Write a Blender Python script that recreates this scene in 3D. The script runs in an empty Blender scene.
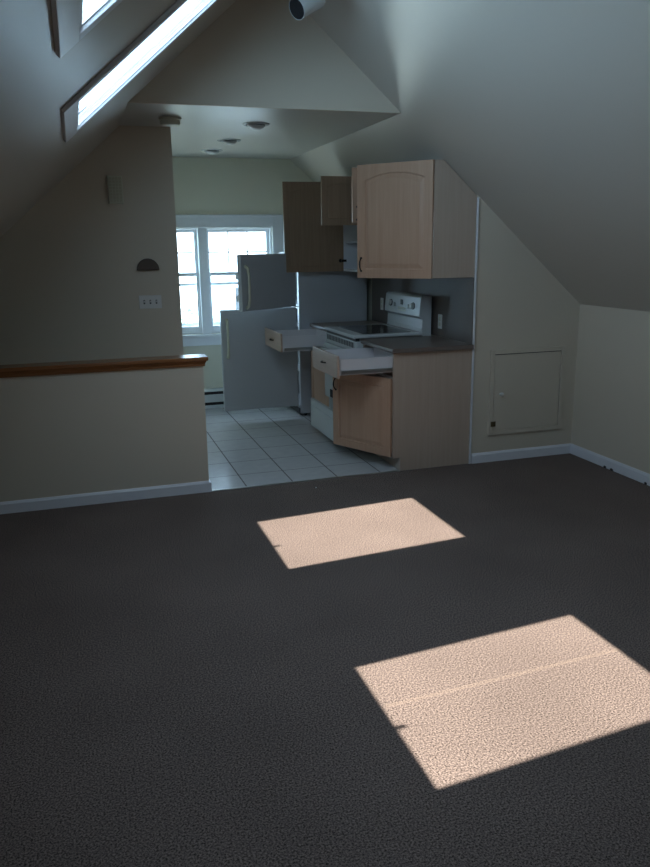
import bpy, bmesh, math, random
from mathutils import Vector, Matrix
random.seed(4)
S = bpy.context.scene
COL = S.collection
PI = math.pi

# ------------------------------------------------------------------ camera
cam_d = bpy.data.cameras.new('camera')
cam = bpy.data.objects.new('camera', cam_d); COL.objects.link(cam)
rt = Vector((0.95287659, -0.30304597, -0.01376006)); up = Vector((0.08488737, 0.22281769, 0.97115725)); fw = Vector((0.29123931, 0.92656107, -0.23804254))
M = Matrix((rt, up, -fw)).transposed().to_4x4(); M.translation = Vector((0, 0, 1.682))
cam.matrix_world = M
cam_d.sensor_fit = 'VERTICAL'; cam_d.sensor_height = 36.0
cam_d.lens = 769.1 / 867 * 36.0
cam_d.clip_start = .05; cam_d.clip_end = 200
S.camera = cam

# ------------------------------------------------------------------ exposure, sky, sun
S.view_settings.view_transform = 'Standard'
S.view_settings.look = 'None'
S.view_settings.gamma = 1
S.view_settings.use_curve_mapping = False
S.view_settings.exposure = 0.58
w = bpy.data.worlds.new('sky'); S.world = w; w.use_nodes = True
wn = w.node_tree.nodes; wl = w.node_tree.links
bg = wn['Background']; bg.inputs['Strength'].default_value = 3.9
tc = wn.new('ShaderNodeTexCoord'); sp = wn.new('ShaderNodeSeparateXYZ'); cr = wn.new('ShaderNodeValToRGB')
wl.new(tc.outputs['Generated'], sp.inputs[0]); wl.new(sp.outputs['Z'], cr.inputs[0]); wl.new(cr.outputs[0], bg.inputs[0])
cr.color_ramp.elements[0].color = (1.05, 1.60, 2.1, 1); cr.color_ramp.elements[0].position = 0
cr.color_ramp.elements[1].color = (.62, .80, 1, 1); cr.color_ramp.elements[1].position = .5
sun_d = bpy.data.lights.new('sun', 'SUN'); sun_d.energy = 10.0; sun_d.color = (1, .90, .79); sun_d.angle = math.radians(.53)
sun = bpy.data.objects.new('sun', sun_d); COL.objects.link(sun)
SUN = Vector((.391, .147, -1)).normalized()
sun.rotation_euler = SUN.to_track_quat('-Z', 'Y').to_euler(); sun.location = (-3, -1, 8)

# ------------------------------------------------------------------ room numbers (metres)
D = 5.2; FAR = 8.118; XR = 3.742; XL = -1.134; RX = 1.304; RZ = 3.35; SL = .88
SOF = 2.55; SX0 = .396; SX1 = 2.213; YB = -1.6; XW = 2.813; SWY = 6.155; SWX = .764
zr = lambda x: RZ - SL * (x - RX)
zl = lambda x: RZ - SL * (RX - x)
KZ = zr(XR)
SKX0, SKX1 = .052, .908                         # roof windows: opening in x
SKY = [(3.37, 4.15), (1.56, 2.34)]             # and in y
SLN = Vector((-SL, 0, 1)).normalized()         # left slope's outward normal

def portal(name, loc, rx, ry, eul):
    l = bpy.data.lights.new(name, 'AREA'); l.shape = 'RECTANGLE'; l.size = rx; l.size_y = ry; l.cycles.is_portal = True
    o = bpy.data.objects.new(name, l); COL.objects.link(o); o.location = loc; o.rotation_euler = eul
    return o
portal('window_daylight_portal', (1.25, FAR + .16, 1.33), 1.6, 1.15, (-PI / 2, 0, 0))
for (y0, y1) in SKY:
    c = Vector(((SKX0 + SKX1) / 2, (y0 + y1) / 2, zl((SKX0 + SKX1) / 2))) + SLN * .09
    portal('skylight_daylight_portal', c, 1.15, .84, (-SLN).to_track_quat('-Z', 'Y').to_euler())

# ------------------------------------------------------------------ materials
def nt(name):
    m = bpy.data.materials.new(name); m.use_nodes = True
    return m, m.node_tree.nodes, m.node_tree.links, m.node_tree.nodes['Principled BSDF']
def simple(name, col, rough=.5, metal=0, bump=0, scale=60, spec=.5, mottle=0.0, coat=0):
    m, n, l, b = nt(name)
    b.inputs['Base Color'].default_value = (*col, 1); b.inputs['Roughness'].default_value = rough
    b.inputs['Metallic'].default_value = metal; b.inputs['Specular IOR Level'].default_value = spec
    if coat: b.inputs['Coat Weight'].default_value = coat; b.inputs['Coat Roughness'].default_value = .1
    t = n.new('ShaderNodeTexCoord'); ns = n.new('ShaderNodeTexNoise'); ns.inputs['Scale'].default_value = scale; ns.inputs['Detail'].default_value = 5
    l.new(t.outputs['Object'], ns.inputs[0])
    if mottle:
        mx = n.new('ShaderNodeMixRGB'); mx.blend_type = 'MULTIPLY'; mx.inputs[0].default_value = mottle
        mx.inputs[1].default_value = (*col, 1); l.new(ns.outputs[0], mx.inputs[2]); l.new(mx.outputs[0], b.inputs['Base Color'])
    if bump:
        bp = n.new('ShaderNodeBump'); bp.inputs['Strength'].default_value = bump; bp.inputs['Distance'].default_value = .002
        l.new(ns.outputs[0], bp.inputs['Height']); l.new(bp.outputs[0], b.inputs['Normal'])
    return m
def wood(name, c1, c2, rough=.4, axis='Z', scale=1.0):
    m, n, l, b = nt(name)
    t = n.new('ShaderNodeTexCoord'); mp = n.new('ShaderNodeMapping'); s = [38 * scale] * 3; s['XYZ'.index(axis)] = 1.6 * scale
    mp.inputs['Scale'].default_value = s
    a = n.new('ShaderNodeTexNoise'); a.inputs['Scale'].default_value = 1.2; a.inputs['Detail'].default_value = 6; a.inputs['Distortion'].default_value = .6
    r = n.new('ShaderNodeValToRGB'); r.color_ramp.elements[0].color = (*c1, 1); r.color_ramp.elements[1].color = (*c2, 1)
    r.color_ramp.elements[0].position = .3; r.color_ramp.elements[1].position = .72
    l.new(t.outputs['Object'], mp.inputs[0]); l.new(mp.outputs[0], a.inputs[0]); l.new(a.outputs[0], r.inputs[0]); l.new(r.outputs[0], b.inputs['Base Color'])
    b.inputs['Roughness'].default_value = rough
    return m
MT = {}
MT['wall'] = simple('cream wall paint', (.63, .565, .465), .5, bump=.12, scale=220)
MT['slope'] = simple('cream sloped ceiling paint', (.52, .485, .43), .30, bump=.4, scale=14, spec=1.0)
MT['soffit'] = simple('kitchen ceiling gloss paint', (.56, .56, .53), .30, bump=.3, scale=6, spec=1.0)
MT['kitchen'] = simple('pale green kitchen paint', (.70, .69, .57), .5, bump=.1, scale=200)
MT['trim'] = simple('white trim paint', (.76, .78, .83), .28, bump=.05)
MT['winwhite'] = simple('white vinyl window frame', (.78, .82, .86), .35, bump=.03)
MT['white'] = simple('white enamel', (.60, .63, .64), .25, bump=.02)
MT['fridge'] = simple('fridge textured white enamel', (.47, .485, .51), .36, bump=.3, scale=500)
MT['almond'] = simple('almond plastic', (.62, .62, .50), .4, bump=.02)
MT['plate'] = simple('white plastic plate', (.72, .72, .70), .4, bump=.02)
MT['melamine'] = simple('white melamine', (.62, .63, .66), .4, bump=.03)
MT['drawerside'] = simple('pale drawer side', (.70, .68, .70), .42, bump=.03)
MT['black'] = simple('black plastic', (.012, .012, .014), .4, bump=.05)
MT['iron'] = simple('dark bronze pull', (.03, .025, .022), .35, metal=.6, bump=.1)
MT['steel'] = simple('nickel metal', (.5, .5, .5), .3, metal=1, bump=.05)
MT['brass'] = simple('dull brass', (.12, .09, .04), .45, metal=.7, bump=.1)
MT['glasstop'] = simple('black ceramic glass', (.008, .009, .011), .12, bump=0, spec=.25)
MT['burner'] = simple('burner ring grey', (.05, .05, .055), .15)
MT['laminate'] = simple('taupe laminate', (.19, .152, .132), .33, bump=.05, scale=300, mottle=.25)
MT['splash'] = simple('taupe laminate backsplash', (.15, .122, .108), .42, bump=.05, scale=300, mottle=.2)
MT['maple'] = wood('maple door', (.52, .325, .22), (.58, .375, .262), .42)
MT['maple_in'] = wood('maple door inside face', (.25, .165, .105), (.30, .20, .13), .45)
MT['panel'] = wood('pale maple side panel', (.48, .375, .30), (.52, .415, .335), .42)
MT['oak'] = wood('stained oak ledge', (.20, .078, .028), (.32, .135, .05), .24, axis='X')
MT['brown'] = simple('brown half round plate', (.10, .075, .06), .6, bump=.3, scale=120)
MT['meter'] = simple('ivory grille plastic', (.55, .53, .40), .5)
MT['lens'] = simple('lamp bulb face', (.80, .85, .9), .25)
MT['siding'] = simple('pale house siding', (.80, .83, .85), .8, bump=.1)
MT['roofing'] = simple('grey roof shingles', (.45, .47, .5), .9, bump=.5, scale=30)
MT['lawn'] = simple('pale concrete yard', (.5, .55, .5), .9, bump=.2, scale=8)
MT['leaf'] = simple('green foliage', (.30, .40, .30), .7, bump=.6, scale=12)
MT['bark'] = simple('bark', (.12, .09, .06), .9, bump=.8, scale=30)
def glass():
    m, n, l, b = nt('window glass'); n.remove(b)
    o = n['Material Output']; tr = n.new('ShaderNodeBsdfTransparent'); gl = n.new('ShaderNodeBsdfGlossy'); gl.inputs['Roughness'].default_value = .02
    fr = n.new('ShaderNodeFresnel'); geo = n.new('ShaderNodeNewGeometry'); ior = n.new('ShaderNodeMapRange'); ior.inputs[3].default_value = 1.35; ior.inputs[4].default_value = 1 / 1.35; l.new(geo.outputs['Backfacing'], ior.inputs[0]); l.new(ior.outputs[0], fr.inputs[0]); mx = n.new('ShaderNodeMixShader')
    tr.inputs[0].default_value = (.96, .98, .98, 1)
    l.new(fr.outputs[0], mx.inputs[0]); l.new(tr.outputs[0], mx.inputs[1]); l.new(gl.outputs[0], mx.inputs[2]); l.new(mx.outputs[0], o.inputs[0])
    return m
MT['glass'] = glass()
def carpet():
    m, n, l, b = nt('brown grey loop carpet')
    t = n.new('ShaderNodeTexCoord')
    a = n.new('ShaderNodeTexNoise'); a.inputs['Scale'].default_value = 150; a.inputs['Detail'].default_value = 4; a.inputs['Roughness'].default_value = .75
    v = n.new('ShaderNodeTexVoronoi'); v.inputs['Scale'].default_value = 190
    l.new(t.outputs['Object'], a.inputs[0]); l.new(t.outputs['Object'], v.inputs[0])
    r = n.new('ShaderNodeValToRGB'); e = r.color_ramp.elements
    e[0].color = (.020, .015, .014, 1); e[0].position = .375; e[1].color = (.30, .235, .21, 1); e[1].position = .625
    l.new(a.outputs[0], r.inputs[0])
    # broad wear
    big = n.new('ShaderNodeTexNoise'); big.inputs['Scale'].default_value = 1.6; big.inputs['Detail'].default_value = 4
    l.new(t.outputs['Object'], big.inputs[0])
    mr = n.new('ShaderNodeMapRange'); mr.inputs[1].default_value = .3; mr.inputs[2].default_value = .7; mr.inputs[3].default_value = .88; mr.inputs[4].default_value = 1.1
    l.new(big.outputs[0], mr.inputs[0])
    mx = n.new('ShaderNodeMixRGB'); mx.blend_type = 'MULTIPLY'; mx.inputs[0].default_value = 1
    l.new(r.outputs[0], mx.inputs[1]); l.new(mr.outputs[0], mx.inputs[2])
    # seam: a paler worn crease across the carpet
    s = n.new('ShaderNodeSeparateXYZ'); l.new(t.outputs['Object'], s.inputs[0])
    def mt(op, a_, b_=None):
        k = n.new('ShaderNodeMath'); k.operation = op
        for i, q in enumerate((a_, b_)):
            if q is None: continue
            if isinstance(q, (int, float)): k.inputs[i].default_value = q
            else: l.new(q, k.inputs[i])
        return k.outputs[0]
    yy = mt('SUBTRACT', s.outputs['Y'], mt('ADD', mt('ADD', 2.298, mt('MULTIPLY', a.outputs[0], .03)), mt('MULTIPLY', s.outputs['X'], .062)))
    d = mt('ABSOLUTE', yy); g = mt('MULTIPLY', mt('LESS_THAN', d, .011), mt('LESS_THAN', mt('ABSOLUTE', mt('SUBTRACT', s.outputs['X'], 1.53)), .56))
    mx2 = n.new('ShaderNodeMixRGB'); mx2.blend_type = 'MIX'; l.new(mt('MULTIPLY', g, .16), mx2.inputs[0])
    l.new(mx.outputs[0], mx2.inputs[1]); mx2.inputs[2].default_value = (.36, .27, .215, 1)
    l.new(mx2.outputs[0], b.inputs['Base Color'])
    b.inputs['Roughness'].default_value = .95; b.inputs['Specular IOR Level'].default_value = .1
    bp = n.new('ShaderNodeBump'); bp.inputs['Strength'].default_value = .25; bp.inputs['Distance'].default_value = .002
    l.new(v.outputs['Distance'], bp.inputs['Height']); l.new(bp.outputs[0], b.inputs['Normal'])
    return m
MT['carpet'] = carpet()
def tiles():
    m, n, l, b = nt('white ceramic floor tile')
    t = n.new('ShaderNodeTexCoord'); s = n.new('ShaderNodeSeparateXYZ'); l.new(t.outputs['Object'], s.inputs[0])
    def mt(op, a_, b_=None):
        k = n.new('ShaderNodeMath'); k.operation = op
        for i, q in enumerate((a_, b_)):
            if q is None: continue
            if isinstance(q, (int, float)): k.inputs[i].default_value = q
            else: l.new(q, k.inputs[i])
        return k.outputs[0]
    fx = mt('ABSOLUTE', mt('SUBTRACT', mt('FRACT', mt('DIVIDE', mt('SUBTRACT', s.outputs['X'], 1.045 - 3.45 - .1725), .345)), .5))
    fy = mt('ABSOLUTE', mt('SUBTRACT', mt('FRACT', mt('DIVIDE', mt('SUBTRACT', s.outputs['Y'], 5.530 - 3.63 - .1815), .363)), .5))
    gx = mt('LESS_THAN', fx, .0135); gy = mt('LESS_THAN', fy, .010)
    g = mt('MAXIMUM', gx, gy)
    ns = n.new('ShaderNodeTexNoise'); ns.inputs['Scale'].default_value = 14; ns.inputs['Detail'].default_value = 4; l.new(t.outputs['Object'], ns.inputs[0])
    r = n.new('ShaderNodeValToRGB'); r.color_ramp.elements[0].color = (.50, .52, .54, 1); r.color_ramp.elements[1].color = (.62, .63, .64, 1); l.new(ns.outputs[0], r.inputs[0])
    mx = n.new('ShaderNodeMixRGB'); l.new(g, mx.inputs[0]); l.new(r.outputs[0], mx.inputs[1]); mx.inputs[2].default_value = (.11, .10, .10, 1)
    l.new(mx.outputs[0], b.inputs['Base Color'])
    rr = mt('ADD', mt('MULTIPLY', g, .5), .24); l.new(rr, b.inputs['Roughness'])
    bp = n.new('ShaderNodeBump'); bp.inputs['Strength'].default_value = .35; bp.inputs['Distance'].default_value = .003; bp.invert = True
    l.new(mt('ADD', g, mt('MULTIPLY', ns.outputs[0], .5)), bp.inputs['Height']); l.new(bp.outputs[0], b.inputs['Normal'])
    return m
MT['tile'] = tiles()

# ------------------------------------------------------------------ mesh helpers
WL = {}                                             # world location of every object
WR = {}
class MB:
    def __init__(s): s.bm = bmesh.new()
    def box(s, x0, x1, y0, y1, z0, z1):
        v = [s.bm.verts.new((x, y, z)) for x in (x0, x1) for y in (y0, y1) for z in (z0, z1)]
        for q in ((0, 1, 3, 2), (4, 6, 7, 5), (0, 4, 5, 1), (2, 3, 7, 6), (0, 2, 6, 4), (1, 5, 7, 3)): s.bm.faces.new([v[i] for i in q])
        return s
    def prism(s, pts, ax, a, b):                    # polygon in the plane across axis ax, swept a..b
        def P(u, v, t): return {'X': (t, u, v), 'Y': (u, t, v), 'Z': (u, v, t)}[ax]
        A = [s.bm.verts.new(P(u, v, a)) for u, v in pts]; B = [s.bm.verts.new(P(u, v, b)) for u, v in pts]
        s.bm.faces.new(A); s.bm.faces.new(B[::-1]); n = len(pts)
        for i in range(n): s.bm.faces.new((A[i], B[i], B[(i + 1) % n], A[(i + 1) % n]))
        return s
    def tube(s, path, r, n=10, cap=True):
        path = [Vector(q) for q in path]; rings = []; ref = None
        for i, q in enumerate(path):
            d = (path[min(i + 1, len(path) - 1)] - path[max(i - 1, 0)]).normalized()
            if ref is None: ref = Vector((0, 0, 1)) if abs(d.z) < .9 else Vector((1, 0, 0))
            u = (ref - d * ref.dot(d)).normalized(); v = d.cross(u); ref = u
            rr = r[i] if isinstance(r, (list, tuple)) else r
            rings.append([s.bm.verts.new(q + (u * math.cos(a) + v * math.sin(a)) * rr) for a in [2 * PI * k / n for k in range(n)]])
        for A, B in zip(rings, rings[1:]):
            for k in range(n): s.bm.faces.new((A[k], A[(k + 1) % n], B[(k + 1) % n], B[k]))
        if cap: s.bm.faces.new(rings[0][::-1]); s.bm.faces.new(rings[-1])
        return s
    def lathe(s, prof, c, axis=(0, 0, 1), n=32, cap=True):    # prof: (radius, height) along axis
        c = Vector(c); d = Vector(axis).normalized(); u = d.orthogonal().normalized(); v = d.cross(u); rings = []
        for (r, h) in prof:
            if r < 1e-6: rings.append([s.bm.verts.new(c + d * h)])
            else: rings.append([s.bm.verts.new(c + d * h + (u * math.cos(a) + v * math.sin(a)) * r) for a in [2 * PI * k / n for k in range(n)]])
        for A, B in zip(rings, rings[1:]):
            for k in range(n):
                q = [A[k % len(A)], A[(k + 1) % len(A)], B[(k + 1) % len(B)], B[k % len(B)]]
                q = list(dict.fromkeys(q))
                if len(q) > 2: s.bm.faces.new(q)
        if cap and len(rings[0]) > 1: s.bm.faces.new(rings[0][::-1])
        if cap and len(rings[-1]) > 1: s.bm.faces.new(rings[-1])
        return s
    def build(s, name, mat, parent=None, origin=None, rot=0.0, local=False, bevel=0, seg=2, smooth=False):
        pw = WL.get(parent.name, Vector()) if parent else Vector()
        if local and origin is None: origin = pw; loc = Vector()
        else:
            if origin is None:
                origin = pw if parent else Vector()
            origin = Vector(origin); loc = origin - pw
        if not local:
            for v in s.bm.verts: v.co -= origin
        bmesh.ops.recalc_face_normals(s.bm, faces=s.bm.faces)
        me = bpy.data.meshes.new(name); s.bm.to_mesh(me); s.bm.free()
        if smooth:
            for f_ in me.polygons: f_.use_smooth = True
        me.materials.append(MT[mat])
        o = bpy.data.objects.new(name, me); COL.objects.link(o); o.location = loc; o.rotation_euler.z = rot
        if parent: o.parent = parent
        WL[o.name] = origin
        if bevel:
            b = o.modifiers.new('bevel', 'BEVEL'); b.width = bevel; b.segments = seg; b.limit_method = 'ANGLE'; b.angle_limit = math.radians(40)
        return o
def box(name, mat, parent, x0, x1, y0, y1, z0, z1, bevel=.002, **k): return MB().box(x0, x1, y0, y1, z0, z1).build(name, mat, parent, bevel=bevel, **k)
def tag(o, label, cat, group=None):
    o['label'] = label; o['category'] = cat
    if group: o['group'] = group
    return o
def thing(name, label, cat, loc, group=None):
    o = bpy.data.objects.new(name, None); COL.objects.link(o); o.location = loc; o.empty_display_size = .05
    WL[o.name] = Vector(loc); return tag(o, label, cat, group)
def struct(o, label=None):
    o['kind'] = 'structure'
    if label: o['label'] = label
    return o

# ------------------------------------------------------------------ the room
struct(box('floor_carpet', 'carpet', None, XL, XR, YB, D, -.06, 0, 0), 'dark brown grey carpet floor with two sunlit patches')
struct(box('floor_tile', 'tile', None, XL, XW, D, FAR, -.06, -.002, 0), 'white square tile floor of the kitchen')
struct(MB().prism([(D - .012, 0), (D - .004, .005), (D + .008, .005), (D + .014, -.002)], 'X', .787, 2.228).build('trim_threshold', 'steel', None))
T = .10
struct(box('wall_right', 'wall', None, XR, XR + T, YB, D, 0, KZ, 0), 'low white knee wall under the right slope')
struct(box('wall_left', 'wall', None, XL - T, XL, YB, SWY, 0, zl(XL), 0))
struct(MB().prism([(XL, 0), (XR, 0), (XR, KZ), (RX, RZ), (XL, zl(XL))], 'Y', YB - T, YB).build('wall_back', 'wall', None))
struct(MB().prism([(XW, 0), (XR, 0), (XR, KZ), (XW, zr(XW))], 'Y', D, D + T).build('wall_hatch', 'wall', None), 'beige sloping end wall holding the small access door')
struct(MB().prism([(SX0, SOF), (SX1, SOF), (RX, RZ)], 'Y', D, D + .02).build('wall_gable', 'wall', None), 'triangular gable wall above the kitchen opening')
struct(MB().prism([(XL, 0), (SWX, 0), (SWX, SOF), (SX0, SOF), (XL, zl(XL))], 'Y', SWY, SWY + T).build('wall_switches', 'wall', None), 'shaded partition wall behind the half wall')
struct(box('wall_half', 'wall', None, XL, .772, D, D + .115, 0, .895, 0), 'half wall under the wooden ledge')
struct(box('wall_kitchen_left', 'kitchen', None, SX0 - T, SX0, SWY + T, FAR, 0, SOF - .1, 0))
struct(box('wall_kitchen_right', 'kitchen', None, XW, XW + T, D + T, FAR, 0, zr(XW), 0))
# far kitchen wall with the window hole
WX0, WX1, WZ0, WZ1 = .49, 2.005, .79, 1.875
fm = MB()
fm.prism([(SX0, 0), (WX0, 0), (WX0, SOF), (SX0, SOF)], 'Y', FAR, FAR + .14)
fm.box(WX0, WX1, FAR, FAR + .14, 0, WZ0); fm.box(WX0, WX1, FAR, FAR + .14, WZ1, SOF)
fm.prism([(WX1, 0), (XW + T, 0), (XW + T, zr(XW + T)), (SX1, zr(SX1)), (WX1, SOF)], 'Y', FAR, FAR + .14)
struct(fm.build('wall_kitchen_far', 'kitchen', None), 'pale green far kitchen wall around the window')
struct(box('ceiling_kitchen', 'soffit', None, SX0, SX1, D + .0201, FAR, SOF, SOF + .06, 0), 'flat glossy kitchen ceiling with round lights')
# right slope
RT = .08
struct(MB().prism([(RX, RZ), (XR + T, zr(XR + T)), (XR + T, zr(XR + T) + RT), (RX, RZ + RT)], 'Y', YB - T, FAR + .14).build('ceiling_right', 'slope', None), 'right sloping ceiling')
# left slope with the two openings (thin roof slab)
lm = MB()
xs = [XL - T, SKX0, SKX1, RX]; ys = [YB - T] + sorted([v for p in SKY for v in p]) + [FAR + .14]
for i in range(3):
    for j in range(len(ys) - 1):
        if i == 1 and any(abs(ys[j] - p[0]) < 1e-6 for p in SKY): continue
        a, b = xs[i], xs[i + 1]
        lm.prism([(a, zl(a)), (b, zl(b)), (b, zl(b) + .03), (a, zl(a) + .03)], 'Y', ys[j], ys[j + 1])
bmesh.ops.remove_doubles(lm.bm, verts=lm.bm.verts, dist=1e-5)
seen = {}
for f_ in list(lm.bm.faces):                          # drop the shared inner faces
    k = tuple(sorted(v.index for v in f_.verts)) if False else frozenset(f_.verts)
    seen.setdefault(k, []).append(f_)
for k, fs in seen.items():
    if len(fs) > 1: bmesh.ops.delete(lm.bm, geom=fs, context='FACES_ONLY')
struct(lm.build('ceiling_left', 'slope', None), 'left sloping ceiling holding two skylights')
# corner bead beside the cabinets
struct(box('trim_corner', 'trim', None, XW - .002, XW + .013, D - .012, D - .0005, .0, zr(XW + .018) - .006, .002), 'thin white vertical corner strip beside the cabinets')
# baseboards
BH = .08
def base_prof(mb, ax, wallpos, sgn, a, b):
    w_ = wallpos
    mb.prism([(w_, 0), (w_ + sgn * .014, 0), (w_ + sgn * .014, BH - .016), (w_ + sgn * .006, BH), (w_, BH)], ax, a, b)
    return mb
struct(base_prof(MB(), 'X', D - .0005, -1, XL, .772).box(.772, .786, D - .0145, D + .115, 0, BH - .012).build('baseboard_half_wall', 'trim', None))
struct(base_prof(MB(), 'X', D - .0005, -1, XW + .019, XR - .0005).build('baseboard_hatch', 'trim', None))
struct(base_prof(MB(), 'Y', XR - .0005, -1, YB, D - .015).build('baseboard_right', 'trim', None))
struct(base_prof(MB(), 'X', YB + .0005, 1, XL, XR).build('baseboard_back', 'trim', None))

# ------------------------------------------------------------------ skylights
def slope_pt(x, y, d): return Vector((x, y, zl(x))) + SLN * d
def slab(mb, x0, x1, y0, y1, d0, d1):                # box that follows the left slope; d = height above the ceiling face
    v = [mb.bm.verts.new(slope_pt(x, y, d)) for x in (x0, x1) for y in (y0, y1) for d in (d0, d1)]
    for q in ((0, 1, 3, 2), (4, 6, 7, 5), (0, 4, 5, 1), (2, 3, 7, 6), (0, 2, 6, 4), (1, 5, 7, 3)): mb.bm.faces.new([v[i] for i in q])
    return mb
def ring(mb, x0, x1, y0, y1, wx, wy, d0, d1):
    slab(mb, x0, x0 + wx, y0, y1, d0, d1); slab(mb, x1 - wx, x1, y0, y1, d0, d1)
    slab(mb, x0 + wx, x1 - wx, y0, y0 + wy, d0, d1); slab(mb, x0 + wx, x1 - wx, y1 - wy, y1, d0, d1)
    return mb
for i, (y0, y1) in enumerate(SKY):
    f_ = struct(ring(MB(), SKX0 - .055, SKX1 + .045, y0 - .06, y1 + .06, .056, .061, -.018, -.0005).build('window_skylight', 'trim', None, bevel=.003),
                ['skylight on the left slope nearest the kitchen, seen lengthwise', 'skylight at the top left edge of the picture'][i])
    ring(MB(), SKX0 + .001, SKX1 - .001, y0 + .001, y1 - .001, .016, .007, -.006, .022).build('sash_frame', 'winwhite', f_, bevel=.002)
    slab(MB(), SKX0 + .010, SKX0 + .045, (y0 + y1) / 2 - .055, (y0 + y1) / 2 - .035, -.014, -.006).build('latch', 'trim', f_, bevel=.002)
    slab(MB(), SKX0 + .017, SKX1 - .017, y0 + .008, y1 - .008, .000, .005).build('pane', 'glass', f_)

# ------------------------------------------------------------------ kitchen window
wf = MB()
Y0, Y1 = FAR - .018, FAR - .0005
CX0, CX1 = WX0 - .075, WX1 + .135
for a in ((CX0, WX0 + .004, WZ0 - .01, WZ1 + .125), (WX1 - .004, CX1, WZ0 - .01, WZ1 + .115)): wf.box(a[0], a[1], Y0, Y1, a[2], a[3])
wf.box(WX0 + .004, WX1 - .004, Y0, Y1, WZ1 - .004, WZ1 + .125)
wf.box(CX0 - .01, CX1 + .01, Y0 - .012, Y1, WZ1 + .10, WZ1 + .122)
wf.box(CX0 - .015, CX1 + .015, Y0 - .03, FAR + .05, WZ0 - .03, WZ0 - .001)          # stool
wf.box(CX0, CX1, Y0, Y1, WZ0 - .12, WZ0 - .03)                                     # apron
wf.box(1.22, 1.31, FAR - .012, FAR + .135, WZ0, WZ1)                             # mullion post
wf.box(WX0, WX0 + .022, FAR + .03, FAR + .135, WZ0, WZ1); wf.box(WX1 - .022, WX1, FAR + .03, FAR + .135, WZ0, WZ1)
wf.box(WX0, WX1, FAR + .03, FAR + .135, WZ1 - .018, WZ1); wf.box(WX0, WX1, FAR + .04, FAR + .135, WZ0, WZ0 + .02)
win = struct(wf.build('window_kitchen', 'winwhite', None, bevel=.003), 'white double window at the far end of the kitchen')
def sash(x0, x1, z0, z1, y, rail, muntins, par):
    m_ = MB(); st = .03
    m_.box(x0, x0 + st, y, y + .03, z0, z1).box(x1 - st, x1, y, y + .03, z0, z1)
    m_.box(x0 + st, x1 - st, y, y + .03, z0, z0 + rail).box(x0 + st, x1 - st, y, y + .03, z1 - st, z1)
    if muntins:
        for k in (1, 2):
            c = x0 + st + (x1 - x0 - 2 * st) * k / 3; m_.box(c - .006, c + .006, y + .008, y + .022, z0 + rail, z1 - st)
        c = (z0 + rail + z1 - st) / 2; m_.box(x0 + st, x1 - st, y + .0085, y + .0215, c - .006, c + .006)
    s_ = m_.build('sash', 'winwhite', par, bevel=.002)
    MB().box(x0 + st, x1 - st, y + .013, y + .017, z0 + rail, z1 - st).build('pane', 'glass', s_)
for (x0, x1) in ((WX0 + .023, 1.219), (1.311, WX1 - .023)):
    sash(x0, x1, 1.385, WZ1 - .019, FAR + .075, .036, True, win)
    sash(x0, x1, WZ0 + .021, 1.42, FAR + .042, .055, False, win)
    MB().box(x0, x1, FAR + .112, FAR + .126, 1.285, 1.315).box(x0, x1, FAR + .112, FAR + .126, .862, .90).build('storm_rail', 'winwhite', win, bevel=.002)

# ------------------------------------------------------------------ outside the kitchen window
struct(box('ground_yard', 'lawn', None, -14, 18, FAR + .6, 34, -3.1, -3.0, 0))
hs = thing('neighbor_house', 'pale clapboard house across the yard seen through the kitchen window', 'house', (4.8, 18, -3))
hm = MB()
for k in range(36):
    z = -3 + k * .125
    hm.prism([(17.0, z), (17.0 - .02, z), (17.0 - .004, z + .125), (17.0, z + .125)], 'X', 2.6, 9.5)
hm.box(2.62, 9.48, 17.0, 22, -3, 1.5)
hm.build('house_wall', 'siding', hs)
MB().prism([(16.7, 1.42), (22.3, 1.42), (19.5, 2.6)], 'X', 2.4, 9.7).build('house_roof', 'roofing', hs)
for (x, z) in ((3.3, -.6), (5.0, -.6), (6.7, -.6)):
    g = MB().box(x, x + .9, 16.93, 16.975, z, z + 1.4).build('house_window', 'burner', hs)
    MB().box(x - .08, x, 16.92, 16.985, z - .08, z + 1.48).box(x + .9, x + .98, 16.92, 16.985, z - .08, z + 1.48).box(x, x + .9, 16.92, 16.985, z + 1.4, z + 1.48).box(x, x + .9, 16.92, 16.985, z - .08, z).box(x, x + .9, 16.92, 16.97, z + .67, z + .73).build('window_frame', 'winwhite', g)
tr = thing('yard_tree', 'leafy green tree in the yard below the left kitchen window', 'tree', (2.0, 15.2, -3))
MB().tube([(2.0, 15.2, -3), (2.02, 15.2, -1.6), (2.06, 15.25, -.3)], [.12, .09, .05]).build('trunk', 'bark', tr, smooth=True)
cm = MB()
for k in range(900):
    th = random.uniform(0, 2 * PI); ph = math.acos(random.uniform(-1, 1)); r_ = random.uniform(.45, 1) ** .5
    c = Vector((2.05 + .8 * r_ * math.sin(ph) * math.cos(th), 15.25 + .8 * r_ * math.sin(ph) * math.sin(th), -.2 + .95 * r_ * math.cos(ph)))
    a = Vector((random.gauss(0, 1), random.gauss(0, 1), random.gauss(0, 1))).normalized(); b_ = a.orthogonal().normalized()
    s_ = random.uniform(.05, .09)
    cm.bm.faces.new([cm.bm.verts.new(c + q) for q in (a * s_, b_ * s_ * .5, -a * s_, -b_ * s_ * .5)])
cm.build('foliage', 'leaf', tr)

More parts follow.
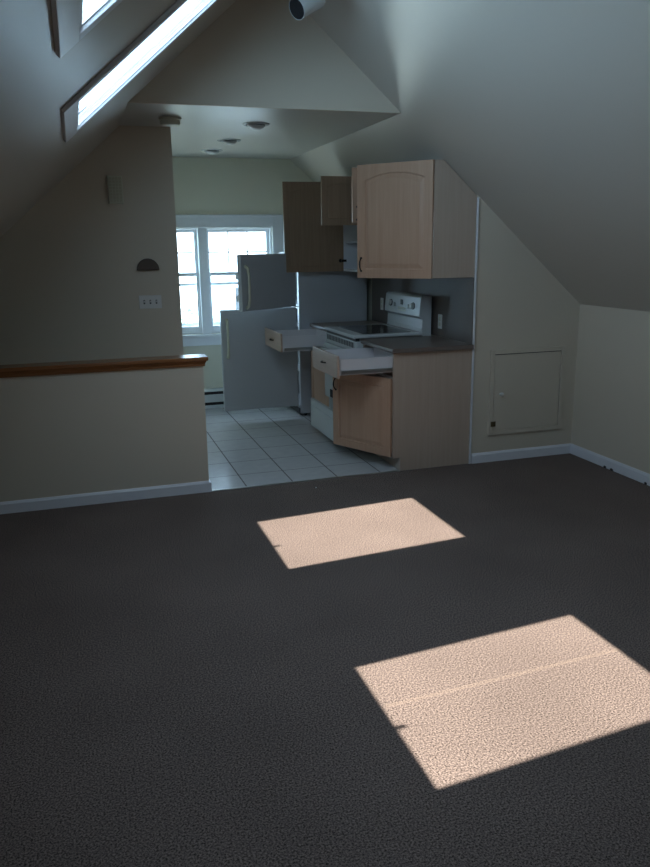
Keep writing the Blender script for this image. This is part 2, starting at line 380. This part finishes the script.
# ------------------------------------------------------------------ half wall ledge
lg = MB()
lg.box(XL, .806, D - .03, D + .145, .932, .958)
led = tag(lg.build('wooden_ledge', 'oak', None, origin=(-.2, D + .06, .915), bevel=.006, seg=3), 'reddish brown varnished wooden ledge capping the half wall', 'ledge')
MB().prism([(D - .010, .8955), (D - .013, .912), (D - .024, .9316), (D - .0008, .9316), (D - .0008, .8955)], 'X', XL, .785).prism([(.7728, .8955), (.783, .8955), (.786, .912), (.798, .9316), (.7728, .9316)], 'Y', D - .010, D + .13).box(XL, .772, D, D + .115, .8955, .9316).build('cove_molding', 'oak', led)

# ------------------------------------------------------------------ doors, drawers, pulls
def pull(par, p, along, out, L=.096, r=.0045):
    p = Vector(p); a = Vector(along).normalized(); o_ = Vector(out).normalized(); path = []
    for k in range(13):
        t = k / 12; path.append(p + a * (t - .5) * L + o_ * (.028 * math.sin(PI * t) ** .6))
    m_ = MB().tube(path, [.007 if k in (0, 12) else r * (1.25 if k == 6 else 1) for k in range(13)], 8)
    for e in (-.5, .5): m_.lathe([(.008, 0), (.008, .004), (.005, .006)], p + a * e * L, o_, 12)
    return m_.build('handle', 'iron', par, local=True, smooth=True)
def loop_pts(w_, h, ins, arch, n):
    x0, x1, z0, z1 = ins, w_ - ins, ins, h - ins; P = []
    for k in range(n): P.append((x0 + (x1 - x0) * k / n, z0))
    def top(x): return z1 - arch * (2 * (x - w_ / 2) / (x1 - x0)) ** 2
    for k in range(n): P.append((x1, z0 + (top(x1) - z0) * k / n))
    for k in range(n):
        x = x1 + (x0 - x1) * k / n; P.append((x, top(x)))
    for k in range(n): P.append((x0, top(x0) + (z0 - top(x0)) * k / n))
    return P
def panel_door(w_, h, t, ext, arch=.05, ins=.06, both=False, n=14):
    """slab from y=0 to y=ext*t with a routed raised panel on the outer face"""
    mb = MB(); bm = mb.bm
    def face(y, inn, grooved):
        spec = [(0, 0, 0)] if not grooved else [(0, 0, 0), (ins, 0, arch), (ins + .005, .009, arch), (ins + .012, .009, arch), (ins + .035, .0015, arch), (ins + .037, .0, arch)]
        if grooved and abs(y) < 1e-9: spec = [(0, 0, 0), (ins, 0, arch), (ins + .003, .002, arch), (ins + .006, 0, arch)]
        L = []
        for (i_, d, ar) in spec: L.append([bm.verts.new((x, y + inn * d, z)) for x, z in loop_pts(w_, h, i_, ar, n)])
        for A, B in zip(L, L[1:]):
            for k in range(len(A)): bm.faces.new((A[k], A[(k + 1) % len(A)], B[(k + 1) % len(A)], B[k]))
        bm.faces.new(L[-1]); return L[0]
    A = face(ext * t, -ext, True); B = face(0, ext, both)
    for k in range(len(A)): bm.faces.new((A[k], B[k], B[(k + 1) % len(A)], A[(k + 1) % len(A)]))
    return mb
def hinge_cup(par, x, z, y, s):
    m_ = MB().lathe([(.017, 0), (.017, .003), (.012, .003), (.012, .001)], (x, y, z), (0, s, 0), 16)
    m_.box(x - .055, x - .008, min(y, y + s * .024), max(y, y + s * .024), z - .011, z + .011)
    return m_.build('hinge', 'iron', par, local=True)
XU = 2.475; ZT = 2.255; ZB = 1.435
def upper(name, label, y0, y1, z0, inside, shelf=True, back_panel=True):
    t = thing(name, label, 'cabinet', (XU + .1, (y0 + y1) / 2, z0), 'maple wall cabinets over the stove')
    g = .003; x_s = RX + (RZ - ZT) / SL - .006         # where the slope cuts the top
    m_ = MB(); m2 = MB(); th = .016
    prof = [(XU, z0), (XW - g, z0), (XW - g, zr(XW) - .006), (x_s, ZT), (XU, ZT)]
    m_.prism(prof, 'Y', y0, y0 + th).build('side_panel', 'panel', t, bevel=.0008); MB().prism(prof, 'Y', y1 - th, y1).build('side_panel', 'panel', t, bevel=.0008)
    m2.box(XU + .002, XW - g, y0 + th, y1 - th, z0, z0 + th); m2.box(XU + .002, x_s - .008, y0 + th, y1 - th, ZT - th, ZT)
    m2.prism([(x_s - .008, ZT), (x_s - .008, ZT - th), (XW - .02, zr(XW) - .035), (XW - g, zr(XW) - .035), (XW - g, zr(XW) - .008), (x_s, ZT)], 'Y', y0 + th, y1 - th)
    m2.box(XW - .012, XW - g, y0 + th, y1 - th, z0 + th, zr(XW) - .04)
    # inner lining
    m2.box(XU + .004, XW - .014, y0 + th, y0 + th + .003, z0 + th, z0 + (ZT - z0) * .6); m2.box(XU + .001, XU + .27, y1 - th - .003, y1 - th, z0 + th, ZT - th - .001)
    m2.build('interior', inside, t)
    if shelf:
        MB().box(XU + .03, XW - .016, y0 + th + .004, y1 - th - .004, z0 + .26, z0 + .276).build('shelf', 'melamine', t)
    return t
def add_door(t, name, y, far, th, w_, z0, h, mat, hz, handle_at, arch=.05, both=False, ins=.055, xf=None, cups=()):
    xf = XU - .002 if xf is None else xf
    ext = -1 if far else 1
    rot = math.radians(-90 - th) if far else math.radians(90 + th)
    d = panel_door(w_, h, .019, ext, arch, ins, both).build(name, mat, t, origin=(xf, y, z0), rot=rot, local=True, bevel=0)
    if handle_at: pull(d, (w_ - .035, ext * .019, handle_at), (0, 0, 1), (0, ext, 0))
    for z in cups: hinge_cup(d, .03, z, 0, -ext)
    return d
# near wall cabinet
u1 = upper('wall_cabinet', 'maple wall cabinet nearest the room, large arched door slightly ajar', D + .001, 5.845, ZB, 'melamine')
add_door(u1, 'door', 5.207, False, 39, .625, ZB - .002, ZT - ZB + .002, 'maple', None, .10, arch=.045, ins=.065)
# above the stove
u2 = upper('wall_cabinet', 'short maple wall cabinet above the stove with both doors swung open', 5.849, 6.606, 1.85, 'melamine', shelf=False)
add_door(u2, 'door', 5.866, False, 91, .388, 1.848, ZT - 1.848, 'maple', None, .07, arch=.03)
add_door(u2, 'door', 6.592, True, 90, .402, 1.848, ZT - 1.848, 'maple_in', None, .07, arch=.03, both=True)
# far one
u3 = upper('wall_cabinet', 'tall maple wall cabinet beside the fridge, door wide open hiding its front', 6.610, 7.215, ZB, 'melamine')
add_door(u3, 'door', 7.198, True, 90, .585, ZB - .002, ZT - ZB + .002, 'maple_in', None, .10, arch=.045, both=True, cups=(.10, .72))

# base cabinets
XF = 2.172; CT = .905
def base_cab(label, y0, y1, loc):
    t = thing('base_cabinet', label, 'cabinet', loc, 'maple base cabinets')
    tk = .105; xt = 2.232; X1 = XW - .003
    prof = [(XF, tk), (xt, tk), (xt, 0), (X1, 0), (X1, CT - .001), (XF, CT - .001)]
    MB().prism(prof, 'Y', y0, y0 + .018).build('side_panel', 'panel', t, bevel=.001)
    MB().prism(prof, 'Y', y1 - .018, y1).build('side_panel', 'panel', t, bevel=.001)
    MB().box(XF + .001, X1, y0 + .018, y1 - .018, tk, tk + .016).box(X1 - .012, X1, y0 + .018, y1 - .018, tk + .016, CT - .02).build('interior', 'melamine', t)
    MB().box(XF + .001, XF + .02, y0 + .018, y1 - .018, .70, .716).build('front_rail', 'panel', t)
    MB().box(xt, xt + .014, y0 + .018, y1 - .018, 0, tk).build('toe_kick', 'panel', t)
    return t
def drawer(t, y0, y1, xfront, ztop, hfront, z0b=.735):
    """pulled-out drawer: box with open top, front panel and pull; xfront = outer face"""
    d = MB(); xb = xfront + .019; yb0, yb1 = y0 + .03, y1 - .03; xe = xb + .50; zt = ztop - .03; s_ = .014; zb = z0b + .02
    d.box(xb, xe, yb0, yb0 + s_, zb, zt).box(xb, xe, yb1 - s_, yb1, zb, zt).box(xe - s_, xe, yb0 + s_, yb1 - s_, zb, zt).box(xb, xb + s_, yb0 + s_, yb1 - s_, zb, zt).box(xb + s_, xe - s_, yb0 + s_, yb1 - s_, zb + .008, zb + .016)
    b = d.build('drawer', 'drawerside', t, bevel=.0012)
    fr = MB().box(xfront, xfront + .019, y0, y1, ztop - hfront, ztop).build('drawer_front', 'maple_pale', b, bevel=.004, seg=3)
    L = .085; yc = (y0 + y1) / 2; zc = ztop - hfront / 2; path = []
    for k in range(13):
        q = k / 12; path.append((xfront - .026 * math.sin(PI * q) ** .6, yc + (q - .5) * L, zc))
    MB().tube(path, .005, 8).build('handle', 'iron', b, smooth=True)
    for ya in (yb0 - .012, yb1 + .001): MB().box(xb + .02, xe, ya, ya + .011, zb + .01, zb + .035).build('slide_rail', 'steel', b)
MT['maple_pale'] = wood('maple drawer front', (.50, .36, .285), (.58, .43, .35), .35, axis='Y')
b1 = base_cab('maple base cabinet nearest the carpet, drawer pulled out above a half open door', D + .001, 5.845, (2.5, 5.52, 0))
drawer(b1, 5.222, 5.835, 1.74, .903, .165)
add_door(b1, 'door', 5.222, False, 27, .605, .112, .60, 'maple', None, .50, arch=0, ins=.06, xf=XF - .002)
b2 = base_cab('maple base cabinet between stove and fridge, its drawer pulled far out', 6.640, 7.29, (2.5, 6.96, 0))
drawer(b2, 6.64, 7.245, 1.685, .920, .165)
add_door(b2, 'door', 7.278, True, 0, .62, .112, .60, 'maple', None, .50, arch=0, ins=.06, xf=XF - .002)
# countertops
def counter(y0, y1, label, lb):
    o = MB().prism([(2.150, CT), (XW - .003, CT), (XW - .003, .938), (2.158, .938), (2.150, .930)], 'Y', y0, y1).build('countertop', 'laminate', None, origin=(2.48, (y0 + y1) / 2, CT), bevel=.004, seg=3)
    tag(o, label, 'countertop')
counter(5.170, 5.846, 'taupe laminate countertop on the cabinet nearest the carpet', 0)
counter(6.630, 7.295, 'taupe laminate countertop behind the stove, ending at the fridge', 0)
bs = MB().box(XW - .006, XW - .0008, D + .002, 7.30, .9385, ZB - .002)
tag(bs.build('backsplash', 'splash', None, origin=(XW, 6.2, .916)), 'dark taupe laminate backsplash panel behind counters and stove', 'backsplash')
# outlets on the backsplash
for (yc, zc, lab) in ((5.742, 1.062, 'white wall outlet on the backsplash right of the stove'), (7.02, 1.12, 'pale outlet on the backsplash just left of the stove controls')):
    o = thing('wall_outlet', lab, 'outlet', (XW - .006, yc, zc), 'outlets on the backsplash')
    MB().box(XW - .012, XW - .0065, yc - .036, yc + .036, zc - .058, zc + .058).build('cover_plate', 'plate', o, bevel=.003)
    MB().box(XW - .0145, XW - .0122, yc - .017, yc + .017, zc + .006, zc + .036).box(XW - .0145, XW - .0122, yc - .017, yc + .017, zc - .036, zc - .006).build('socket', 'almond', o, bevel=.002)

# ------------------------------------------------------------------ stove
SY0, SY1 = 5.853, 6.622; SXF = 2.125
st = thing('electric_stove', 'white freestanding electric stove with black glass cooktop between the counters', 'stove', (2.45, (SY0 + SY1) / 2, 0))
MB().box(SXF, 2.785, SY0, SY1, .03, .918).build('body', 'white', st, bevel=.004)
ck = MB().box(SXF - .035, 2.70, SY0 - .002, SY1 + .002, .942, .970).build('cooktop', 'white', st, bevel=.009, seg=4)
MB().box(2.195, 2.62, SY0 + .055, SY1 - .055, .9705, .9725).build('glass_surface', 'glasstop', ck, bevel=.001)
for (x, y, r_) in ((2.31, 6.04, .10), (2.31, 6.43, .08), (2.51, 6.04, .075), (2.51, 6.43, .10)):
    rm = MB()
    for rr in (r_, r_ * .6): rm.lathe([(rr, 0), (rr, .0003), (rr - .003, .0003), (rr - .003, 0)], (x, y, .9726), (0, 0, 1), 40, cap=False)
    rm.build('burner_ring', 'burner', ck)
vp = MB().box(SXF - .022, SXF, SY0 + .004, SY1 - .004, .838, .918).build('vent_panel', 'white', st, bevel=.004)
vs = MB()
for k in range(17):
    y = SY0 + .035 + k * .0415; vs.box(SXF - .0235, SXF - .0215, y, y + .027, .866, .908)
vs.build('vent_slots', 'black', vp)
MB().box(SXF - .012, SXF + .02, SY0 + .003, SY1 - .003, .918, .943).build('gap_strip', 'black', st)
od = MB().box(SXF - .04, SXF - .001, SY0 + .004, SY1 - .004, .345, .832).build('oven_door', 'white', st, bevel=.006, seg=3)
MB().box(SXF - .0415, SXF - .0395, SY0 + .12, SY1 - .16, .36, .43).build('oven_dark_strip', 'glasstop', od, bevel=.001)  # plain dark strip low on the oven door face
MB().tube([(SXF - .04, SY0 + .05, .79), (SXF - .075, SY0 + .05, .79), (SXF - .08, SY0 + .07, .79), (SXF - .08, SY1 - .07, .79), (SXF - .075, SY1 - .05, .79), (SXF - .04, SY1 - .05, .79)], .011, 10).build('handle', 'white', od, smooth=True)
sd = MB().box(1.945, 1.975, SY0 + .004, SY1 - .004, .075, .33).box(1.975, 2.40, SY0 + .03, SY0 + .042, .09, .24).box(1.975, 2.40, SY1 - .042, SY1 - .03, .09, .24).box(1.975, 2.40, SY0 + .042, SY1 - .042, .09, .10).build('storage_drawer', 'white', st, bevel=.006, seg=3)
MB().box(1.938, 1.9452, SY0 + .02, SY1 - .02, .262, .275).build('grip_ridge', 'white', sd, bevel=.003)
MB().box(2.16, 2.75, SY0 + .03, SY1 - .03, 0, .03).build('foot', 'black', st)
bgm = MB().prism([(2.695, .955), (2.70, 1.075), (2.668, 1.095), (2.682, 1.250), (2.70, 1.262), (2.782, 1.262), (2.782, .905), (2.7015, .905)], 'Y', SY0 + .004, SY1 - .004)
bgd = bgm.build('backguard', 'white', st, bevel=.005, seg=3)
MB().prism([(2.668, .971), (2.684, .971), (2.7, 1.005), (2.7, .971)], 'Y', SY0 + .02, SY1 - .02).build('cove', 'white', bgd)
ax = Vector((-.155, 0, .014)).normalized(); nn = Vector((-1, 0, .09)).normalized()
def onbg(y, z): return Vector((2.668 + (z - 1.095) / .155 * .014, y, z))
for y in (5.99, 6.475):
    MB().lathe([(.030, .0), (.030, .003), (.027, .004)], onbg(y, 1.175), nn, 24).build('dial_ring', 'burner', bgd, smooth=False)
    k_ = MB().lathe([(.024, .0), (.022, .022), (.018, .026), (0, .026)], onbg(y, 1.175) + nn * .004, nn, 24)
    k_.build('knob', 'white', bgd, smooth=False)
for y in (6.08, 6.385):
    MB().lathe([(.018, 0), (.016, .018), (0, .018)], onbg(y, 1.165), nn, 20).build('knob', 'white', bgd)
MB().box(2.6705, 2.6735, 6.205, 6.255, 1.172, 1.215).build('display', 'black', bgd)
bt = MB()
for r_ in range(2):
    for c in range(5): bt.box(2.6685, 2.672, 6.145 + c * .037, 6.165 + c * .037, 1.118 + r_ * .02, 1.130 + r_ * .02)
bt.build('button_row', 'almond', bgd)

# ------------------------------------------------------------------ refrigerator
FY0, FY1 = 7.325, 8.06; FXF = 2.052
fr = thing('refrigerator', 'white top-freezer refrigerator with both doors swung open before the window', 'refrigerator', (2.43, (FY0 + FY1) / 2, 0))
fb = MB(); th = .045; FH = 1.62
fb.box(FXF, 2.765, FY0, FY0 + th, .03, FH).box(FXF, 2.765, FY1 - th, FY1, .03, FH).box(2.765 - th, 2.765, FY0 + th, FY1 - th, .03, FH)
fb.box(FXF, 2.765 - th, FY0 + th, FY1 - th, .03, .10).box(FXF, 2.765 - th, FY0 + th, FY1 - th, FH - th, FH).box(FXF, 2.765 - th, FY0 + th, FY1 - th, 1.075, 1.12)
fb.build('body', 'fridge', fr, bevel=.004)
for z in (.42, .68, .88): MB().box(FXF + .06, 2.74, FY0 + th + .002, FY1 - th - .002, z, z + .006).build('shelf', 'melamine', fr)
MB().box(FXF - .01, FXF + .02, FY0 + .02, FY1 - .02, .025, .08).build('toe_grille', 'black', fr)
for y in (FY0 + .05, FY1 - .05):
    for x in (FXF + .06, 2.70): MB().lathe([(.018, -.012), (.018, .012)], (x, y, .0185), (0, 1, 0), 16).build('roller', 'black', fr)
def fdoor(name, th_, z0, z1, hz0, hz1):
    wd = .745; t_ = .062
    o = MB().box(.0, wd, .012, t_, 0, z1 - z0).build(name, 'fridge', fr, origin=(FXF - (.040 if th_ < 100 else .072), FY0, z0), rot=math.radians(90 + th_), local=True, bevel=.010, seg=4)
    MB().box(.03, wd - .03, -.010, .0118, .03, z1 - z0 - .03).build('inner_liner', 'white', o, local=True, bevel=.008, seg=3)
    for k in range(2 if z1 - z0 < .8 else 4):
        zz = .08 + k * .20; MB().box(.07, wd - .07, -.085, -.0102, zz, zz + .055).build('door_shelf', 'melamine', o, local=True, bevel=.006)
    hp = [(wd - .055, t_, hz0), (wd - .055, t_ + .03, hz0 + .02), (wd - .055, t_ + .042, hz0 + .08), (wd - .055, t_ + .045, (hz0 + hz1) / 2), (wd - .055, t_ + .042, hz1 - .08), (wd - .055, t_ + .03, hz1 - .02), (wd - .055, t_, hz1)]
    MB().tube(hp, [.016, .014, .012, .012, .012, .014, .016], 12).build('handle', 'almond', o, local=True, smooth=True)
    return o
fdoor('door', 90, .125, 1.098, .52, .88)
fdoor('freezer_door', 124, 1.108, 1.61, .03, .40)
for z in (.112, 1.103, 1.607):
    MB().box(FXF - .06, FXF + .03, FY0 + .004, FY0 + .035, z - .004, z + .004).build('hinge', 'steel', fr)

# ------------------------------------------------------------------ baseboard heater
hh = thing('baseboard_heater', 'white baseboard heater with two dark slots below the kitchen window', 'heater', (1.3, FAR - .035, 0))
MB().prism([(FAR - .001, .0), (FAR - .012, .0), (FAR - .012, .195), (FAR - .045, .195), (FAR - .062, .180), (FAR - .062, .19), (FAR - .046, .208), (FAR - .001, .208)], 'X', .42, 1.98).build('back_plate', 'white', hh)
MB().box(.42, 1.98, FAR - .066, FAR - .060, .066, .150).build('front_panel', 'white', hh, bevel=.003)
MB().box(.42, 1.98, FAR - .058, FAR - .013, .03, .192).build('fin_core', 'black', hh)
MB().box(.42, 1.98, FAR - .064, FAR - .059, .0, .035).build('bottom_lip', 'white', hh, bevel=.002)

# ------------------------------------------------------------------ access door in the end wall
ha = thing('access_door', 'small square cream access door with white knob in the end wall', 'access door', (3.29, D, .22))
hx0, hx1, hz0, hz1 = 2.968, 3.628, .216, .885; yy = D - .0008
MB().box(hx0, hx0 + .034, yy - .014, yy, hz0, hz1).box(hx1 - .034, hx1, yy - .014, yy, hz0, hz1).box(hx0 + .034, hx1 - .034, yy - .014, yy, hz1 - .034, hz1).box(hx0 + .034, hx1 - .034, yy - .014, yy, hz0, hz0 + .034).build('frame', 'wall', ha, bevel=.002)
MB().box(hx0 + .0345, hx1 - .0345, yy - .0012, yy, hz0 + .0345, hz1 - .0345).build('shadow_gap', 'black', ha)
dp = MB().box(hx0 + .037, hx1 - .0395, yy - .011, yy - .0015, hz0 + .037, hz1 - .0405).build('door_panel', 'wall', ha, bevel=.0015)
MB().lathe([(.010, 0), (.008, .012), (.016, .020), (.017, .027), (.011, .034), (0, .036)], (3.062, yy - .011, .540), (0, -1, 0), 20).build('knob', 'plate', dp, smooth=True)
o = MB().box(2.985, 3.026, yy - .021, yy - .0145, .285, .326).box(3.0, 3.012, yy - .030, yy - .021, .292, .319).build('latch', 'brass', ha, bevel=.002); o['label'] = 'dull brass latch'
for z in (.788, .306):
    MB().lathe([(.0055, 0), (.0055, .07)], (hx1 - .036, yy - .0165, z - .035), (0, 0, 1), 10).build('hinge', 'wall', ha)

# ------------------------------------------------------------------ things on the shaded wall
wy = SWY - .0008
dc = thing('door_chime', 'ivory rectangular chime box with gridded face high on the shaded wall', 'door chime', (.328, wy, 2.0))
cb = MB().prism([(.278, 2.0), (.385, 2.0), (.385, 2.196), (.278, 2.196)], 'Y', wy - .045, wy).build('housing', 'almond', dc, bevel=.005)
gm = MB()
for c in range(4):
    for r_ in range(8): gm.box(.290 + c * .0225, .308 + c * .0225, wy - .049, wy - .0452, 2.012 + r_ * .0222, 2.030 + r_ * .0222)
gm.build('grille', 'meter', dc, bevel=.001)
hr = MB(); pts = [(.531 + .085 * math.cos(PI * k / 24), 1.513 + .088 * math.sin(PI * k / 24)) for k in range(25)]
hr.prism(pts, 'Y', wy - .022, wy)
tag(hr.build('half_round_plaque', 'brown', None, origin=(.531, wy, 1.513), bevel=.004), 'dark brown half-round plaque on the shaded wall above the switches', 'plaque')
sw = thing('switch_plate', 'white wall plate with three toggle switches on the shaded wall', 'light switch', (.532, wy, 1.272))
MB().box(.447, .618, wy - .007, wy, 1.222, 1.324).build('cover_plate', 'plate', sw, bevel=.003)
for k in range(3):
    x = .486 + k * .046
    MB().box(x - .006, x + .006, wy - .0085, wy - .0072, 1.258, 1.288).build('toggle_slot', 'burner', sw)
    MB().prism([(wy - .0086, 1.268), (wy - .020, 1.276), (wy - .020, 1.283), (wy - .0086, 1.281)], 'X', x - .004, x + .004).build('toggle', 'plate', sw)

# ------------------------------------------------------------------ ceiling fittings
sm = thing('smoke_detector', 'round white smoke detector at the left end of the kitchen ceiling', 'smoke detector', (.713, 5.739, SOF))
MB().lathe([(.078, -.0005), (.078, -.014), (.070, -.016)], (.713, 5.739, SOF), (0, 0, 1), 40).build('base', 'almond', sm)
MB().lathe([(.066, -.016), (.068, -.020), (.068, -.040), (.058, -.050), (0, -.052)], (.713, 5.739, SOF), (0, 0, 1), 40).build('cover', 'almond', sm)
for (x, y, lab) in ((1.352, 5.878, 'eyeball ceiling light nearest the room on the kitchen ceiling'), (1.322, 6.78, 'middle eyeball ceiling light of the three in the kitchen'), (1.298, 7.492, 'eyeball ceiling light nearest the kitchen window')):
    cl = thing('recessed_light', lab, 'ceiling light', (x, y, SOF), 'three round kitchen ceiling lights')
    MB().lathe([(.098, -.0005), (.100, -.004), (.092, -.009), (.076, -.009), (.074, -.0005)], (x, y, SOF), (0, 0, 1), 40).build('trim_ring', 'white', cl, smooth=False)
    dn = Vector((.0, .30, -.95)).normalized()
    c = Vector((x, y, SOF + .004))
    MB().lathe([(.070 * math.cos(a), .070 * math.sin(a) * .62) for a in [0.02 + k * .12 for k in range(10)]] + [(.026, .036), (.024, .030), (0, .030)], c, dn, 36).build('eyeball', 'steelwhite' if 'steelwhite' in MT else 'white', cl, smooth=True)
    MB().lathe([(.0235, .0), (.0235, .0335), (0, .034)], c, dn, 24).build('bulb', 'lens', cl)
# track spotlight
tk = thing('track_spotlight', 'white cylindrical track spotlight hanging near the ridge at the top', 'spotlight', (1.30, 4.45, RZ))
mth = Vector((1.262, 4.42, 2.925)); axd = Vector((.80, .34, .49)).normalized()
MB().lathe([(.046, .03), (.0545, .0), (.0565, .0), (.0565, .005), (.0565, .17), (.050, .185), (0, .19)], mth, axd, 40).build('lamp_head', 'trackwhite' if 'trackwhite' in MT else 'white', tk)
MB().lathe([(.0445, .028), (.030, .06), (0, .062)], mth, axd, 32).build('baffle', 'black', tk)
MB().lathe([(.0535, .0004), (.044, .03), (0, .031)], mth, axd, 32).build('reflector', 'black', tk)
e = mth + axd * .13
MB().tube([e + Vector((0, 0, .04)), Vector((e.x, e.y, zr(e.x) - .038))], .008, 10).build('stem', 'white', tk)
MB().box(e.x - .018, e.x + .018, 3.6, 5.0, zr(e.x) - .04, zr(e.x) - .022).build('track', 'white', tk)

# ------------------------------------------------------------------ crumbs by the right baseboard
for (x, y, lab) in ((3.722, 4.735, 'dark fluff crumb at the right baseboard, nearest the corner'), (3.722, 4.655, 'dark fluff crumb at the right baseboard, middle of three'), (3.722, 4.285, 'dark fluff crumb at the right baseboard by the picture edge')):
    m_ = MB(); bmesh.ops.create_icosphere(m_.bm, subdivisions=2, radius=.011)
    for v in m_.bm.verts:
        v.co *= random.uniform(.7, 1.25); v.co.z = max(v.co.z * .9 + .008, 0); v.co.y *= 1.4; v.co.x *= .6
    o = m_.build('fluff_crumb', 'black', None, origin=(x, y, .0), local=True)
    o.location = (x, y, .0005); tag(o, lab, 'debris', 'dark crumbs along the right baseboard')
m_ = MB(); bmesh.ops.create_icosphere(m_.bm, subdivisions=2, radius=.006)
for v in m_.bm.verts: v.co *= random.uniform(.7, 1.2); v.co.z = max(v.co.z * .6 + .003, 0)
o = m_.build('paper_scrap', 'plate', None, origin=(0, 0, 0), local=True); o.location = (1.503, 5.014, .0005)
tag(o, 'tiny white scrap on the carpet just before the tiles', 'debris')
